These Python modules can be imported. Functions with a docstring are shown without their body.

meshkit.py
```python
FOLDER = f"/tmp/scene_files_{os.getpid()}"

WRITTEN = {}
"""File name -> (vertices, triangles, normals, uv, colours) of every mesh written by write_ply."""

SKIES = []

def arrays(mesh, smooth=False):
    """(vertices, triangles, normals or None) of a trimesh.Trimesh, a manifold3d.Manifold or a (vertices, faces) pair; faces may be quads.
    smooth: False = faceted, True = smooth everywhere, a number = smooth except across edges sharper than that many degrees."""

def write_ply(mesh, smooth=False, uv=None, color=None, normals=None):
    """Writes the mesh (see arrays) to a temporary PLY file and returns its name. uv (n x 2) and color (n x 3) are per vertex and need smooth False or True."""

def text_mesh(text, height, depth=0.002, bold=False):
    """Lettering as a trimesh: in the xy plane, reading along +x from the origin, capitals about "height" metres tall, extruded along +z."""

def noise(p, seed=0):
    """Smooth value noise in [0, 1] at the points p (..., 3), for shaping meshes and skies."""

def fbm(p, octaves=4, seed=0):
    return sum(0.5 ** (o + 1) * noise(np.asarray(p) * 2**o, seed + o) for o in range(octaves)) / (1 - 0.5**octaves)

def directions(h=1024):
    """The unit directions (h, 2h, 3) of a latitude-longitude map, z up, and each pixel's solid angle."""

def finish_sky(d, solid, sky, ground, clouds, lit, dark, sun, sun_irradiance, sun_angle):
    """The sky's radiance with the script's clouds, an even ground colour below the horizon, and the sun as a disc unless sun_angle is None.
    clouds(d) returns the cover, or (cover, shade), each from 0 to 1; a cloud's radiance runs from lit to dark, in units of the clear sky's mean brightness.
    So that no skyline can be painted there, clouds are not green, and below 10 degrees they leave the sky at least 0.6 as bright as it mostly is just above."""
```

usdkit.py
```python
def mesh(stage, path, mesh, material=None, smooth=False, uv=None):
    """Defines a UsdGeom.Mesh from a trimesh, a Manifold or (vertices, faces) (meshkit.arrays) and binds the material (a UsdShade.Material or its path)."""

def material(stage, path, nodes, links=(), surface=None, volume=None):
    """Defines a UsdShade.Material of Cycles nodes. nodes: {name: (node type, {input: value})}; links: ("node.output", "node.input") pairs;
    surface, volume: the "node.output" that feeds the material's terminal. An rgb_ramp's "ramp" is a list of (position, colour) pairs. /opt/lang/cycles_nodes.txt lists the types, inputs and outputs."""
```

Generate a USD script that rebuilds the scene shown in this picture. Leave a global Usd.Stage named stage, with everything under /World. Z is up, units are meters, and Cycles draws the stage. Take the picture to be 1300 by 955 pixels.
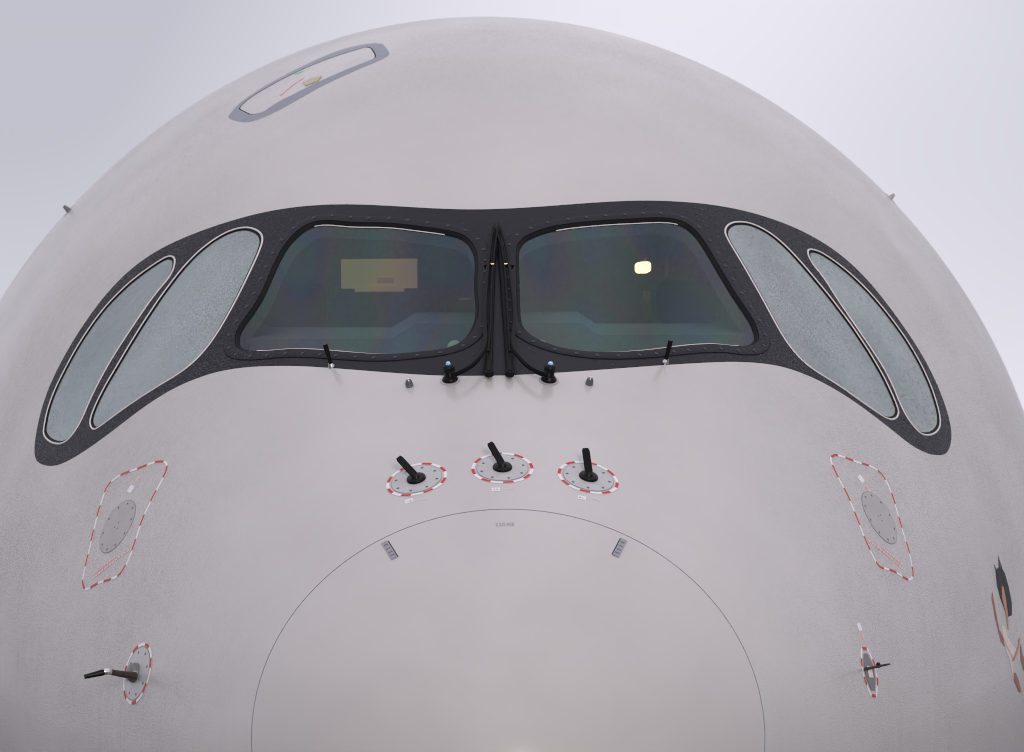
import math, numpy as np, trimesh, shapely, manifold3d, usdkit
from shapely.geometry import Polygon
from scipy.interpolate import CubicSpline
from meshkit import text_mesh
from pxr import Usd, UsdGeom, UsdLux, UsdShade, Gf, Vt, Sdf
# ------------------------------------------------------------------ settings that were tuned against the photograph
EXPOSURE=0.0; SKY=.10; CLOUD_GAIN=9.9; CLOUD_DARK=(.57,.565,.65); CLOUD_LIT=(.97,.945,1.04); SUN_I=.40
SKY_AT=(0.02,0.39,-3.64); SKY_SCALE=3.6; SKIN_BUMP=.75; MASK_BUMP=.6; SIDE_MIST=.56; LAMP=3.2
stage=Usd.Stage.CreateInMemory(); UsdGeom.SetStageUpAxis(stage,'Z'); UsdGeom.SetStageMetersPerUnit(stage,1.0)
UsdGeom.Xform.Define(stage,'/World'); UsdGeom.Scope.Define(stage,'/World/Looks')
# ------------------------------------------------------------------ camera: long lens, 22 m ahead of the nose tip, tilted up a little
CAM_POS=np.array([-0.45,-22.0,4.05]); F_PX=6767.0; YAW=math.atan(142/F_PX); PITCH=math.atan(505.5/F_PX); ROLL=.009
fwd=np.array([math.sin(YAW)*math.cos(PITCH),math.cos(YAW)*math.cos(PITCH),math.sin(PITCH)])
rt=np.cross(fwd,[0,0,1]); rt/=np.linalg.norm(rt); upv=np.cross(rt,fwd); rt=rt*math.cos(ROLL)-upv*math.sin(ROLL); upv=np.cross(rt,fwd)
cam=UsdGeom.Camera.Define(stage,'/World/camera'); cam.CreateHorizontalApertureAttr(36.0); cam.CreateFocalLengthAttr(36.0*F_PX/1300)
cam.CreateClippingRangeAttr(Gf.Vec2f(.5,20000)); cam.CreateFocusDistanceAttr(24.6); cam.CreateFStopAttr(4.0); cam.CreateExposureAttr(EXPOSURE)
cam.AddTransformOp().Set(Gf.Matrix4d(*[float(x) for row in ([*rt,0],[*upv,0],[*-fwd,0],[*CAM_POS,1]) for x in row]))
# ------------------------------------------------------------------ overcast sky and the veiled sun behind it
SUN=np.array([.14,-.97,.12]); SUN/=np.linalg.norm(SUN)
sky=usdkit.material(stage,'/World/Looks/sky',{
  "tc":("texture_coordinate",{}),
  "s":("sky_texture",{"sky_type":"single_scattering","sun_disc":False,"sun_elevation":math.asin(SUN[2]),"sun_rotation":math.atan2(SUN[0],SUN[1])}),
  "of":("mapping",{"location":SKY_AT}),
  "n":("noise_texture",{"scale":SKY_SCALE,"detail":2.5,"roughness":.4}),
  "c":("rgb_ramp",{"ramp":[(.38,CLOUD_DARK),(.60,CLOUD_LIT)]}),
  # overcast law: the cloud deck brightens gently from the horizon to the zenith
  "sx":("separate_xyz",{}), "el":("map_range",{"from_min":0.,"from_max":1.,"to_min":CLOUD_GAIN*.90,"to_max":CLOUD_GAIN*1.42,"clamp":True}),
  "cs":("vector_math",{"math_type":"scale"}),
  "m":("mix_color",{"fac":.94,"use_clamp":False}),
  "b":("background_shader",{"strength":SKY})},
  [("tc.generated","of.vector"),("of.vector","n.vector"),("n.fac","c.fac"),("c.color","cs.vector1"),("tc.generated","sx.vector"),("sx.z","el.value"),("el.result","cs.scale"),("s.color","m.a"),("cs.vector","m.b"),("m.result","b.color")],surface="b.background")
dome=UsdLux.DomeLight.Define(stage,'/World/sky'); UsdShade.MaterialBindingAPI.Apply(dome.GetPrim()).Bind(sky); dome.GetPrim().SetCustomDataByKey('kind','structure')
sun=UsdLux.DistantLight.Define(stage,'/World/sun'); sun.CreateNormalizeAttr(True); sun.CreateIntensityAttr(SUN_I); sun.CreateAngleAttr(10.0); sun.CreateColorAttr(Gf.Vec3f(1,.96,.91))
z=SUN; x_=np.cross([0,0,1],z); x_/=np.linalg.norm(x_); y_=np.cross(z,x_)
sun.AddTransformOp().Set(Gf.Matrix4d(*[float(v) for row in ([*x_,0],[*y_,0],[*z,0],[0,0,60,1]) for v in row]))
# ------------------------------------------------------------------ traced outlines, front elevation in millimetres (X,Z), and a few points (X,Y,Z)
MASK = [[-86,6751],[-217,6756],[-363,6769],[-516,6786],[-654,6800],[-781,6808],[-898,6809],[-1008,6803],[-1119,6790],[-1235,6768],[-1354,6739],[-1472,6704],[-1573,6667],[-1659,6627],[-1732,6582],[-1800,6529],[-1867,6463],[-1933,6384],[-1999,6291],[-2064,6186],[-2119,6083],[-2163,5986],[-2195,5892],[-2216,5801],[-2228,5710],[-2230,5643],[-2227,5617],[-2222,5601],[-2215,5588],[-2207,5578],[-2196,5569],[-2181,5560],[-2163,5553],[-2140,5547],[-2114,5545],[-2085,5548],[-2046,5559],[-1968,5594],[-1874,5648],[-1760,5724],[-1655,5795],[-1570,5845],[-1488,5884],[-1404,5914],[-1321,5935],[-1238,5946],[-1145,5950],[-1035,5946],[-912,5936],[-781,5919],[-640,5899],[-492,5879],[-359,5864],[-232,5855],[-102,5852],[31,5853],[169,5860],[312,5871],[460,5885],[614,5902],[768,5920],[919,5937],[1054,5951],[1165,5957],[1261,5955],[1346,5945],[1423,5926],[1505,5897],[1594,5856],[1689,5803],[1790,5738],[1903,5660],[1988,5604],[2040,5581],[2083,5569],[2119,5566],[2147,5568],[2165,5571],[2180,5576],[2191,5582],[2200,5590],[2210,5602],[2219,5617],[2230,5644],[2239,5682],[2241,5730],[2233,5795],[2209,5889],[2174,5986],[2128,6084],[2071,6184],[2002,6289],[1927,6395],[1856,6482],[1788,6551],[1718,6608],[1640,6658],[1553,6702],[1458,6739],[1356,6769],[1248,6793],[1135,6809],[1017,6818],[893,6820],[765,6817],[632,6808],[491,6794],[337,6777],[183,6762],[43,6753]]
WS_L = [[-862,6703],[-828,6707],[-781,6704],[-709,6692],[-640,6684],[-560,6679],[-489,6672],[-415,6660],[-336,6645],[-255,6630],[-201,6616],[-167,6602],[-144,6585],[-127,6565],[-114,6541],[-103,6509],[-98,6472],[-99,6420],[-104,6346],[-103,6280],[-101,6212],[-105,6168],[-115,6130],[-131,6095],[-150,6064],[-172,6041],[-198,6023],[-231,6009],[-276,5999],[-343,5992],[-419,5986],[-485,5984],[-552,5987],[-624,5995],[-702,6006],[-782,6019],[-857,6029],[-927,6036],[-993,6038],[-1067,6037],[-1123,6040],[-1167,6048],[-1187,6056],[-1197,6063],[-1203,6070],[-1208,6081],[-1211,6098],[-1211,6119],[-1206,6145],[-1190,6178],[-1156,6231],[-1122,6285],[-1094,6341],[-1067,6410],[-1038,6489],[-1011,6551],[-983,6602],[-952,6642],[-921,6672],[-891,6692]]
WS_R = [[122,6539],[131,6556],[143,6572],[164,6590],[198,6609],[247,6630],[302,6646],[367,6659],[442,6670],[521,6680],[603,6689],[687,6697],[773,6706],[834,6709],[878,6706],[910,6698],[934,6686],[957,6666],[981,6636],[1008,6589],[1041,6518],[1078,6437],[1113,6363],[1148,6295],[1185,6229],[1209,6180],[1221,6141],[1225,6111],[1224,6096],[1221,6087],[1217,6079],[1210,6072],[1199,6064],[1181,6056],[1155,6050],[1112,6048],[1044,6051],[982,6049],[916,6042],[841,6030],[757,6015],[678,6002],[603,5993],[532,5987],[464,5985],[400,5987],[340,5995],[284,6006],[237,6023],[195,6043],[159,6068],[136,6091],[123,6109],[115,6127],[111,6152],[109,6203],[110,6293],[112,6388],[114,6478],[117,6517]]
SB_L = [[-1927,5719],[-1932,5730],[-1935,5745],[-1933,5767],[-1922,5806],[-1896,5869],[-1864,5934],[-1825,6004],[-1783,6080],[-1741,6155],[-1699,6228],[-1656,6299],[-1613,6368],[-1568,6434],[-1523,6497],[-1478,6552],[-1432,6600],[-1386,6639],[-1338,6672],[-1289,6697],[-1247,6710],[-1213,6714],[-1184,6711],[-1159,6702],[-1138,6689],[-1125,6676],[-1118,6665],[-1114,6652],[-1112,6636],[-1115,6611],[-1128,6566],[-1159,6483],[-1192,6402],[-1225,6325],[-1260,6250],[-1295,6181],[-1331,6119],[-1367,6066],[-1406,6021],[-1446,5984],[-1495,5949],[-1558,5913],[-1629,5874],[-1697,5835],[-1763,5795],[-1826,5754],[-1886,5716],[-1903,5708],[-1910,5707],[-1914,5707],[-1918,5709],[-1922,5713]]
SB_R = [[1130,6667],[1133,6680],[1139,6692],[1148,6703],[1159,6712],[1177,6721],[1205,6727],[1238,6728],[1276,6721],[1320,6703],[1364,6677],[1408,6641],[1452,6596],[1498,6541],[1548,6476],[1597,6410],[1645,6344],[1690,6277],[1734,6211],[1775,6143],[1814,6076],[1850,6008],[1882,5942],[1909,5875],[1932,5807],[1939,5776],[1938,5761],[1934,5752],[1929,5743],[1921,5735],[1910,5729],[1899,5725],[1888,5724],[1872,5727],[1840,5741],[1773,5780],[1703,5824],[1636,5867],[1573,5904],[1510,5941],[1467,5973],[1431,6009],[1397,6054],[1366,6108],[1336,6173],[1304,6249],[1272,6326],[1238,6403],[1203,6482],[1165,6564],[1136,6631],[1130,6653]]
SC_L = [[-2180,5710],[-2185,5726],[-2184,5760],[-2176,5821],[-2161,5881],[-2140,5942],[-2111,6008],[-2078,6076],[-2044,6141],[-2007,6204],[-1968,6264],[-1927,6321],[-1883,6374],[-1836,6422],[-1786,6468],[-1733,6509],[-1677,6547],[-1620,6581],[-1590,6594],[-1575,6595],[-1566,6593],[-1559,6589],[-1554,6584],[-1550,6576],[-1548,6564],[-1549,6540],[-1558,6505],[-1577,6469],[-1613,6422],[-1654,6367],[-1695,6305],[-1738,6237],[-1780,6170],[-1820,6104],[-1857,6039],[-1891,5974],[-1922,5909],[-1950,5843],[-1977,5775],[-2002,5726],[-2029,5689],[-2053,5667],[-2072,5658],[-2089,5655],[-2110,5658],[-2135,5667],[-2156,5681],[-2171,5696]]
SC_R = [[1558,6604],[1562,6606],[1568,6608],[1586,6608],[1618,6600],[1660,6578],[1715,6541],[1768,6499],[1818,6453],[1867,6402],[1913,6348],[1957,6291],[2000,6231],[2040,6170],[2075,6108],[2106,6046],[2132,5983],[2154,5919],[2170,5853],[2180,5789],[2180,5749],[2174,5724],[2165,5707],[2152,5692],[2134,5679],[2111,5669],[2090,5665],[2071,5665],[2053,5671],[2030,5688],[2000,5723],[1974,5766],[1951,5822],[1928,5892],[1904,5953],[1874,6014],[1838,6077],[1799,6141],[1757,6209],[1716,6277],[1678,6343],[1642,6412],[1608,6470],[1573,6521],[1558,6554],[1552,6581],[1553,6594],[1555,6600]]
HATCH = [[-1322,7419],[-1322,7424],[-1321,7430],[-1310,7449],[-1287,7487],[-1263,7515],[-1232,7543],[-1192,7575],[-1150,7605],[-1105,7634],[-1059,7662],[-1012,7690],[-963,7718],[-914,7745],[-867,7771],[-820,7794],[-774,7814],[-729,7830],[-684,7841],[-639,7848],[-598,7850],[-561,7846],[-540,7839],[-532,7834],[-525,7825],[-516,7807],[-501,7771],[-496,7757],[-495,7749],[-496,7743],[-497,7738],[-500,7732],[-508,7723],[-536,7703],[-574,7682],[-625,7657],[-675,7632],[-724,7607],[-772,7582],[-818,7556],[-864,7530],[-909,7501],[-956,7471],[-1003,7442],[-1047,7416],[-1090,7394],[-1132,7376],[-1171,7364],[-1202,7359],[-1227,7360],[-1250,7367],[-1285,7384],[-1308,7399],[-1316,7407],[-1320,7412],[-1322,7416]]
HPANEL = [[-1262,7471],[-1262,7475],[-1261,7480],[-1254,7491],[-1234,7515],[-1207,7540],[-1176,7564],[-1139,7588],[-1100,7612],[-1061,7636],[-1021,7658],[-981,7680],[-941,7700],[-901,7720],[-860,7737],[-819,7754],[-777,7770],[-734,7785],[-690,7799],[-646,7813],[-621,7819],[-609,7817],[-601,7813],[-594,7807],[-588,7797],[-580,7776],[-571,7747],[-570,7736],[-570,7730],[-571,7726],[-572,7723],[-576,7719],[-598,7707],[-641,7687],[-685,7667],[-727,7648],[-768,7628],[-809,7607],[-851,7586],[-892,7565],[-933,7543],[-974,7521],[-1015,7499],[-1052,7479],[-1084,7458],[-1113,7435],[-1131,7421],[-1146,7416],[-1176,7413],[-1194,7413],[-1202,7415],[-1213,7423],[-1240,7446],[-1256,7460],[-1260,7464],[-1261,7468]]
ACC_L = [[-1766,5455],[-1737,5466],[-1700,5476],[-1658,5487],[-1618,5499],[-1588,5506],[-1565,5507],[-1549,5505],[-1541,5503],[-1537,5500],[-1534,5496],[-1531,5490],[-1529,5481],[-1529,5469],[-1534,5452],[-1549,5419],[-1569,5379],[-1590,5338],[-1608,5299],[-1625,5262],[-1639,5225],[-1652,5187],[-1664,5144],[-1677,5102],[-1690,5065],[-1704,5032],[-1720,5003],[-1734,4983],[-1746,4972],[-1761,4965],[-1784,4958],[-1822,4950],[-1849,4943],[-1877,4931],[-1896,4922],[-1904,4921],[-1909,4922],[-1912,4923],[-1916,4926],[-1920,4931],[-1924,4940],[-1928,4957],[-1928,4977],[-1923,5007],[-1913,5051],[-1903,5097],[-1894,5143],[-1885,5188],[-1876,5233],[-1866,5276],[-1855,5319],[-1843,5361],[-1832,5391],[-1821,5412],[-1808,5428],[-1790,5442]]
ACC_R = [[1539,5495],[1541,5500],[1545,5504],[1551,5508],[1558,5511],[1568,5513],[1586,5511],[1621,5503],[1662,5491],[1703,5482],[1740,5474],[1766,5464],[1784,5454],[1800,5440],[1815,5418],[1830,5390],[1842,5359],[1852,5324],[1861,5284],[1870,5240],[1879,5199],[1889,5157],[1901,5114],[1910,5074],[1917,5036],[1921,5000],[1923,4966],[1921,4952],[1918,4945],[1914,4940],[1909,4937],[1903,4934],[1897,4933],[1888,4934],[1873,4939],[1844,4955],[1818,4966],[1792,4973],[1760,4978],[1745,4982],[1736,4988],[1726,4999],[1712,5025],[1695,5061],[1680,5097],[1666,5136],[1653,5177],[1639,5219],[1626,5260],[1613,5298],[1598,5334],[1581,5371],[1563,5409],[1549,5444],[1539,5476],[1538,5489]]
PLATE_L = [-1764,5209]
PLATE_R = [1768,5222]
PROBE_A = [-383,5344]
PROBE_B = [-5,5391]
PROBE_C = [372,5347]
TAG_L = [-503,5015]
TAG_R = [489,5017]
PIV_L = [-225,5831]
PIV_R = [221,5827]
PIN_L = [-409,5808]
PIN_R = [405,5810]
ROD_L = [-766,5923]
ROD_R = [769,5932]
TIP_L = [-799,6044]
TIP_R = [805,6052]
PITOT_L = [-1637,4515]
PITOT_R = [1636,4511]
TEXT = [-5,5124]
HANDLE = [-891,7595]
HR0 = [-1052,7520]
HR1 = [-998,7579]
HR2 = [-938,7628]
HG = [-961,7679]
STK_A = [-416,5243]
STK_B = [-38,5289]
STK_C = [337,5250]
RED_A = [-356,5247]
RED_B = [22,5289]
RED_C = [400,5240]
W_TOPL = [0,6652]
W_BOTL = [-53,5856]
W_TOPR = [27,6651]
W_BOTR = [47,5855]
ELB_L = [-84,5954]
ELB_R = [88,5953]
CLIP_L = [-33,6433]
CLIP_R = [67,6433]
AL = [-1704,5384]
AR = [1687,5405]
AS_R = [1604,4696]
FEATHER = [[2459,5035],[2442,5010],[2445,4944],[2463,4884],[2492,4825],[2513,4796],[2543,4806],[2546,4868],[2529,4944],[2506,5012],[2486,5037]]
FCORE = [[2478,4947],[2491,4941],[2502,4887],[2512,4811],[2515,4734],[2508,4734],[2497,4810],[2476,4885]]
LEAF = [[2410,4914],[2416,4880],[2430,4805],[2447,4729],[2474,4693],[2484,4648],[2456,4669],[2441,4714],[2418,4788],[2402,4879]]
STEM = [[2490,4656],[2506,4630],[2535,4590],[2547,4522],[2560,4484],[2608,4433],[2594,4432],[2535,4521],[2520,4581],[2494,4622]]
TWIG = [[2592,4701],[2602,4694],[2591,4647],[2572,4615],[2553,4583],[2539,4583],[2560,4622],[2581,4654]]
LEAFB = [[2547,4526],[2566,4523],[2590,4486],[2614,4433],[2594,4432],[2554,4484]]
LEAFC = [[2604,4671],[2617,4626],[2636,4589],[2658,4536],[2630,4542],[2607,4587],[2601,4640]]
WASH = [[2465,4754],[2493,4740],[2508,4695],[2543,4659],[2573,4638],[2553,4591],[2536,4613],[2507,4642],[2474,4693]]
VANE_TIPS = [[-463,1374,5443],[-61,1370,5504],[361,1389,5477]]
ROD_TIPS = [[-795,2384,6025],[793,2393,6032]]
ARM_L = [[-227,1988,5846],[-206,1993,5852],[-93,2107,5937],[-75,2155,5969],[-61,2317,6076],[-40,2787,6392],[-24,2975,6521],[-8,3137,6635]]
ARM_R = [[220,1981,5842],[199,1986,5848],[92,2105,5935],[72,2153,5968],[69,2315,6075],[65,2787,6391],[54,2974,6520],[28,3137,6634]]
BLADE_L = [[3,3211,6650],[-23,2629,6248],[-49,2043,5860]]
BLADE_R = [[20,3211,6650],[33,2629,6248],[44,2042,5859]]
CLIP = [[-48,2835,6419],[-18,2856,6433],[47,2856,6433],[79,2836,6418]]
PITOT_PTS = [[-1642,1857,4502],[-1710,1815,4512],[-1764,1767,4522],[-1864,1751,4498]]
PITOT_PTS_R = [[1621,1838,4505],[1675,1816,4516],[1719,1769,4524]]
BULK = [[-749,5100,6680],[-360,5100,6532],[-681,5100,6534],[-428,5100,6516],[-568,5100,6582],[-480,5100,6553],[740,5100,6653],[832,5100,6576],[791,5100,6504],[829,5100,6350],[909,5100,6685],[920,5100,6583],[-218,5100,6672],[293,5100,6669],[899,5100,6442],[918,5100,6382]]
GLARE = [[-1150,3400,6200],[-491,3400,6196],[-374,3400,6267],[-103,3400,6265],[1255,3400,6202],[489,3400,6207],[406,3400,6265],[274,3400,6270]]
DISC = [[-217,3000,6067],[224,3000,6067],[-164,3000,6225],[-108,3000,6224],[-419,3000,6254],[-382,3000,6239]]
ANT = [[-2205,6267,7060],[2172,6281,7100]]
# ---- nose shape: stations aft of the tip (m): half width, crown, keel, height of the widest point
ST=np.array([0.0,.06,.25,.6,1.1,1.65,2.15,2.7,3.25,3.9,4.6,5.4,6.2,7.0,8.0,9.5,12.0,16.0])
W =np.array([0.0,.275,.61,.945,1.27,1.56,1.79,2.025,2.24,2.47,2.685,2.875,3.015,3.095,3.135,3.145,3.145,3.145])
ZT=np.array([4.05,4.31,4.60,4.89,5.215,5.565,5.895,6.26,6.64,7.09,7.525,7.87,8.075,8.175,8.21,8.215,8.215,8.215])
ZB=np.array([4.05,3.80,3.52,3.20,2.87,2.62,2.45,2.31,2.20,2.11,2.05,2.0,1.97,1.955,1.95,1.95,1.95,1.95])
ZM=np.array([4.05,4.05,4.055,4.07,4.10,4.15,4.22,4.32,4.44,4.60,4.76,4.91,5.01,5.06,5.085,5.09,5.09,5.09])
T=np.sqrt(ST)
fW,fZT,fZB,fZM=[PchipInterpolator(T,a) if 0 else CubicSpline(T,a,bc_type=('natural',(1,0.0))) for a in (W,ZT,ZB,ZM)]
def prof(x):
    t=np.sqrt(np.clip(x,0,16)); w=np.maximum(fW(t),1e-6); zm=fZM(t)
    return w,fZT(t),fZB(t),zm
def F(X,Y,Z):
    w,zt,zb,zm=prof(Y)
    h=np.where(Z>zm,np.maximum(zt-zm,1e-6),np.maximum(zm-zb,1e-6))
    a=(X/w)**2; b=((Z-zm)/h)**2
    return (a+b)*(1+kq(Y)*4*a*b/np.maximum((a+b)**2,1e-12))-1
def kq(x):
    t=np.clip((x-2.5)/4.,0,1); return KQ*t*t*(3-2*t)
KQ=.026
def normal(P):
    e=1e-4; g=np.stack([(F(*(P+e*np.eye(3)[k]).T)-F(*(P-e*np.eye(3)[k]).T)) for k in range(3)],-1)
    return g/np.linalg.norm(g,axis=-1,keepdims=True)
# ------------------------------------------------------------------ materials
LK='/World/Looks/'
def mat(name,nodes,links,surface='p.BSDF',volume=None): return usdkit.material(stage,LK+name,nodes,links,surface=surface,volume=volume)
def plain(name,col,rough=.4,metal=0.,coat=0.,spec=.5,var=.12,scale=40.,bump=0.):
    n={"g":("geometry",{}),"n":("noise_texture",{"scale":scale,"detail":4.}),"r":("rgb_ramp",{"ramp":[(.25,[c*(1-var) for c in col]),(.75,[min(c*(1+var),.95) for c in col])]}),
       "p":("principled_bsdf",{"roughness":rough,"metallic":metal,"coat_weight":coat,"coat_roughness":.06,"specular_ior_level":spec})}
    l=[("g.position","n.vector"),("n.fac","r.fac"),("r.color","p.base_color")]
    if bump:
        n["b"]=("bump",{"strength":bump,"distance":.002}); l+=[("n.fac","b.height"),("b.normal","p.normal")]
    return mat(name,n,l)
def wet_paint(name,colA,colB,rough,coat,bead_lo,bead_hi,bead_strength,streak=.0,spec=.5,mist_sheen=None):
    """paint under rain: fine beads of water (relief and gloss), soft run marks down the skin"""
    n={"g":("geometry",{}),
       "sep":("separate_xyz",{}),
       # bead field: where rain has settled (broad patches), stronger on the flanks and the crown
       "ax":("math",{"math_type":"absolute"}),
       "side":("map_range",{"range_type":"smoothstep","from_min":.7,"from_max":1.9,"to_min":0.,"to_max":.75,"clamp":True}),
       "aft":("map_range",{"range_type":"smoothstep","from_min":3.6,"from_max":5.4,"to_min":0.,"to_max":.7,"clamp":True}),
       "mx":("math",{"math_type":"maximum"}),
       "pat":("noise_texture",{"scale":1.7,"detail":5.,"roughness":.6}),
       "patr":("map_range",{"from_min":.35,"from_max":.7,"to_min":.55,"to_max":1.25,"clamp":True}),
       "dens":("math",{"math_type":"multiply"}),
       "v":("voronoi_texture",{"scale":bead_lo,"randomness":1.}),
       "vd":("map_range",{"range_type":"smoothstep","from_min":.0,"from_max":.55,"to_min":1.,"to_max":0.,"clamp":True}),
       "n2":("noise_texture",{"scale":bead_hi,"detail":3.,"roughness":.6}),
       "h0":("math",{"math_type":"multiply"}),
       "h1":("math",{"math_type":"multiply"}),
       "b":("bump",{"strength":bead_strength,"distance":.007}),
       # run marks: noise stretched along the vertical
       "mp":("mapping",{"scale":(15.,15.,.45)}),
       "st":("noise_texture",{"scale":3.,"detail":6.,"roughness":.65}),
       "str":("map_range",{"from_min":.3,"from_max":.75,"to_min":0.,"to_max":1.,"clamp":True}),
       "sd":("math",{"math_type":"multiply"}),
       "sk":("math",{"math_type":"multiply","value2":streak}),
       "dirt":("noise_texture",{"scale":.9,"detail":7.,"roughness":.62}),
       "dr":("rgb_ramp",{"ramp":[(.3,colA),(.7,colB)]}),
       "mxc":("mix_color",{"blend_type":"mix","b":mist_sheen or [c*.80 for c in colA]}),  # optional pale colour: sky sheen of the beads painted into the base
       "rr":("map_range",{"from_min":0.,"from_max":1.,"to_min":rough,"to_max":rough+.16,"clamp":True}),
       "p":("principled_bsdf",{"coat_weight":coat,"coat_roughness":.05,"specular_ior_level":spec})}
    l=[("g.position","sep.vector"),("sep.x","ax.value1"),("ax.value","side.value"),("sep.y","aft.value"),("side.result","mx.value1"),("aft.result","mx.value2"),
       ("g.position","pat.vector"),("pat.fac","patr.value"),("mx.value","dens.value1"),("patr.result","dens.value2"),
       ("g.position","v.vector"),("v.distance","vd.value"),("g.position","n2.vector"),("vd.result","h0.value1"),("n2.fac","h0.value2"),
       ("h0.value","h1.value1"),("dens.value","h1.value2"),("h1.value","b.height"),("b.normal","p.normal"),("b.normal","p.coat_normal"),
       ("g.position","mp.vector"),("mp.vector","st.vector"),("st.fac","str.value"),(("vd.result" if mist_sheen else "str.result"),"sd.value1"),("dens.value","sd.value2"),("sd.value","sk.value1"),
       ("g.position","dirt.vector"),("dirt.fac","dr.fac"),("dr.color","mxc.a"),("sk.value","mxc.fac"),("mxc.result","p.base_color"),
       ("dens.value","rr.value"),("rr.result","p.roughness")]
    return mat(name,n,l)
M={}
M['white_paint']=wet_paint('white_paint',(.375,.352,.347),(.41,.386,.381),.27,.22,150.,480.,SKIN_BUMP,.85,.42)
M['radome_paint']=wet_paint('radome_paint',(.38,.357,.352),(.405,.381,.376),.29,.22,150.,480.,SKIN_BUMP,.30,.38)
M['mask_paint']=wet_paint('mask_paint',(.009,.0088,.0125),(.0135,.013,.0185),.30,.0,95.,400.,MASK_BUMP,.95,.06,(.17,.165,.195))  # last colour paints a pale wet sheen into the mask flanks
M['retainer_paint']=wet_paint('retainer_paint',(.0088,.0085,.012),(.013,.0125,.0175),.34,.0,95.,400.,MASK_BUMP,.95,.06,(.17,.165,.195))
M['rubber']=plain('rubber',(.005,.005,.006),.6,spec=.10)
M['groove']=plain('groove',(.27,.255,.26),.7)
M['black']=plain('black_metal',(.005,.005,.0055),.36,spec=.12)
M['wiper_black']=plain('wiper_black',(.003,.003,.004),.42,spec=.06)
M['bare']=plain('bare_metal',(.62,.60,.58),.28,1.0,var=.06)
M['trim']=plain('trim_white',(.50,.455,.45),.4,var=.08)
M['plate']=plain('plate_grey',(.37,.365,.37),.36,spec=.35,var=.05,scale=14.)
M['plate2']=plain('access_plate_grey',(.31,.29,.295),.4,spec=.35,var=.08,scale=9.)
M['plate_dark']=plain('plate_dark_grey',(.10,.10,.105),.4,var=.1)
M['screw']=plain('screw_dark',(.10,.10,.11),.35,.6)
M['screw_mask']=plain('screw_mask',(.022,.022,.028),.4,.0,spec=.2)
M['red']=plain('red_tape',(.42,.025,.035),.45,spec=.25,var=.1,scale=25.)
M['red_faint']=plain('red_print',(.62,.34,.35),.4,var=.15,scale=60.)
M['white_tape']=plain('white_tape',(.60,.59,.60),.36,spec=.35,var=.03)
M['ink']=plain('grey_ink',(.20,.19,.20),.5)
M['sticker_edge']=plain('sticker_white',(.60,.58,.60),.35,var=.03)
M['hatch_frame']=plain('hatch_frame_grey',(.17,.175,.21),.42,.0,coat=.0,spec=.3,var=.08,scale=12.)
M['tag']=plain('tag_metal',(.24,.23,.26),.4,.35,var=.35,scale=120.)
M['tan']=plain('handle_tan',(.36,.31,.22),.5)
M['green']=plain('green_mark',(.15,.50,.33),.5)
M['blue_metal']=plain('bolt_blue_steel',(.35,.62,.85),.25,.9,var=.05)
M['pin']=plain('nozzle_steel',(.18,.18,.20),.3,.8)
M['probe_brown']=plain('probe_heat_stained',(.05,.038,.033),.35,.6,var=.3,scale=30.)
M['feather']=plain('feather_charcoal',(.014,.014,.016),.5,spec=.1,var=.4,scale=70.)
M['rust']=plain('ornament_rust',(.24,.085,.055),.45,spec=.2,var=.3,scale=30.)
M['ochre']=plain('ornament_ochre',(.36,.17,.09),.45,spec=.2,var=.3,scale=40.)
M['wash']=plain('ornament_wash',(.60,.49,.47),.45,spec=.2,var=.1,scale=30.)
M['lining']=plain('cockpit_lining',(.27,.31,.315),.7)
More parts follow.
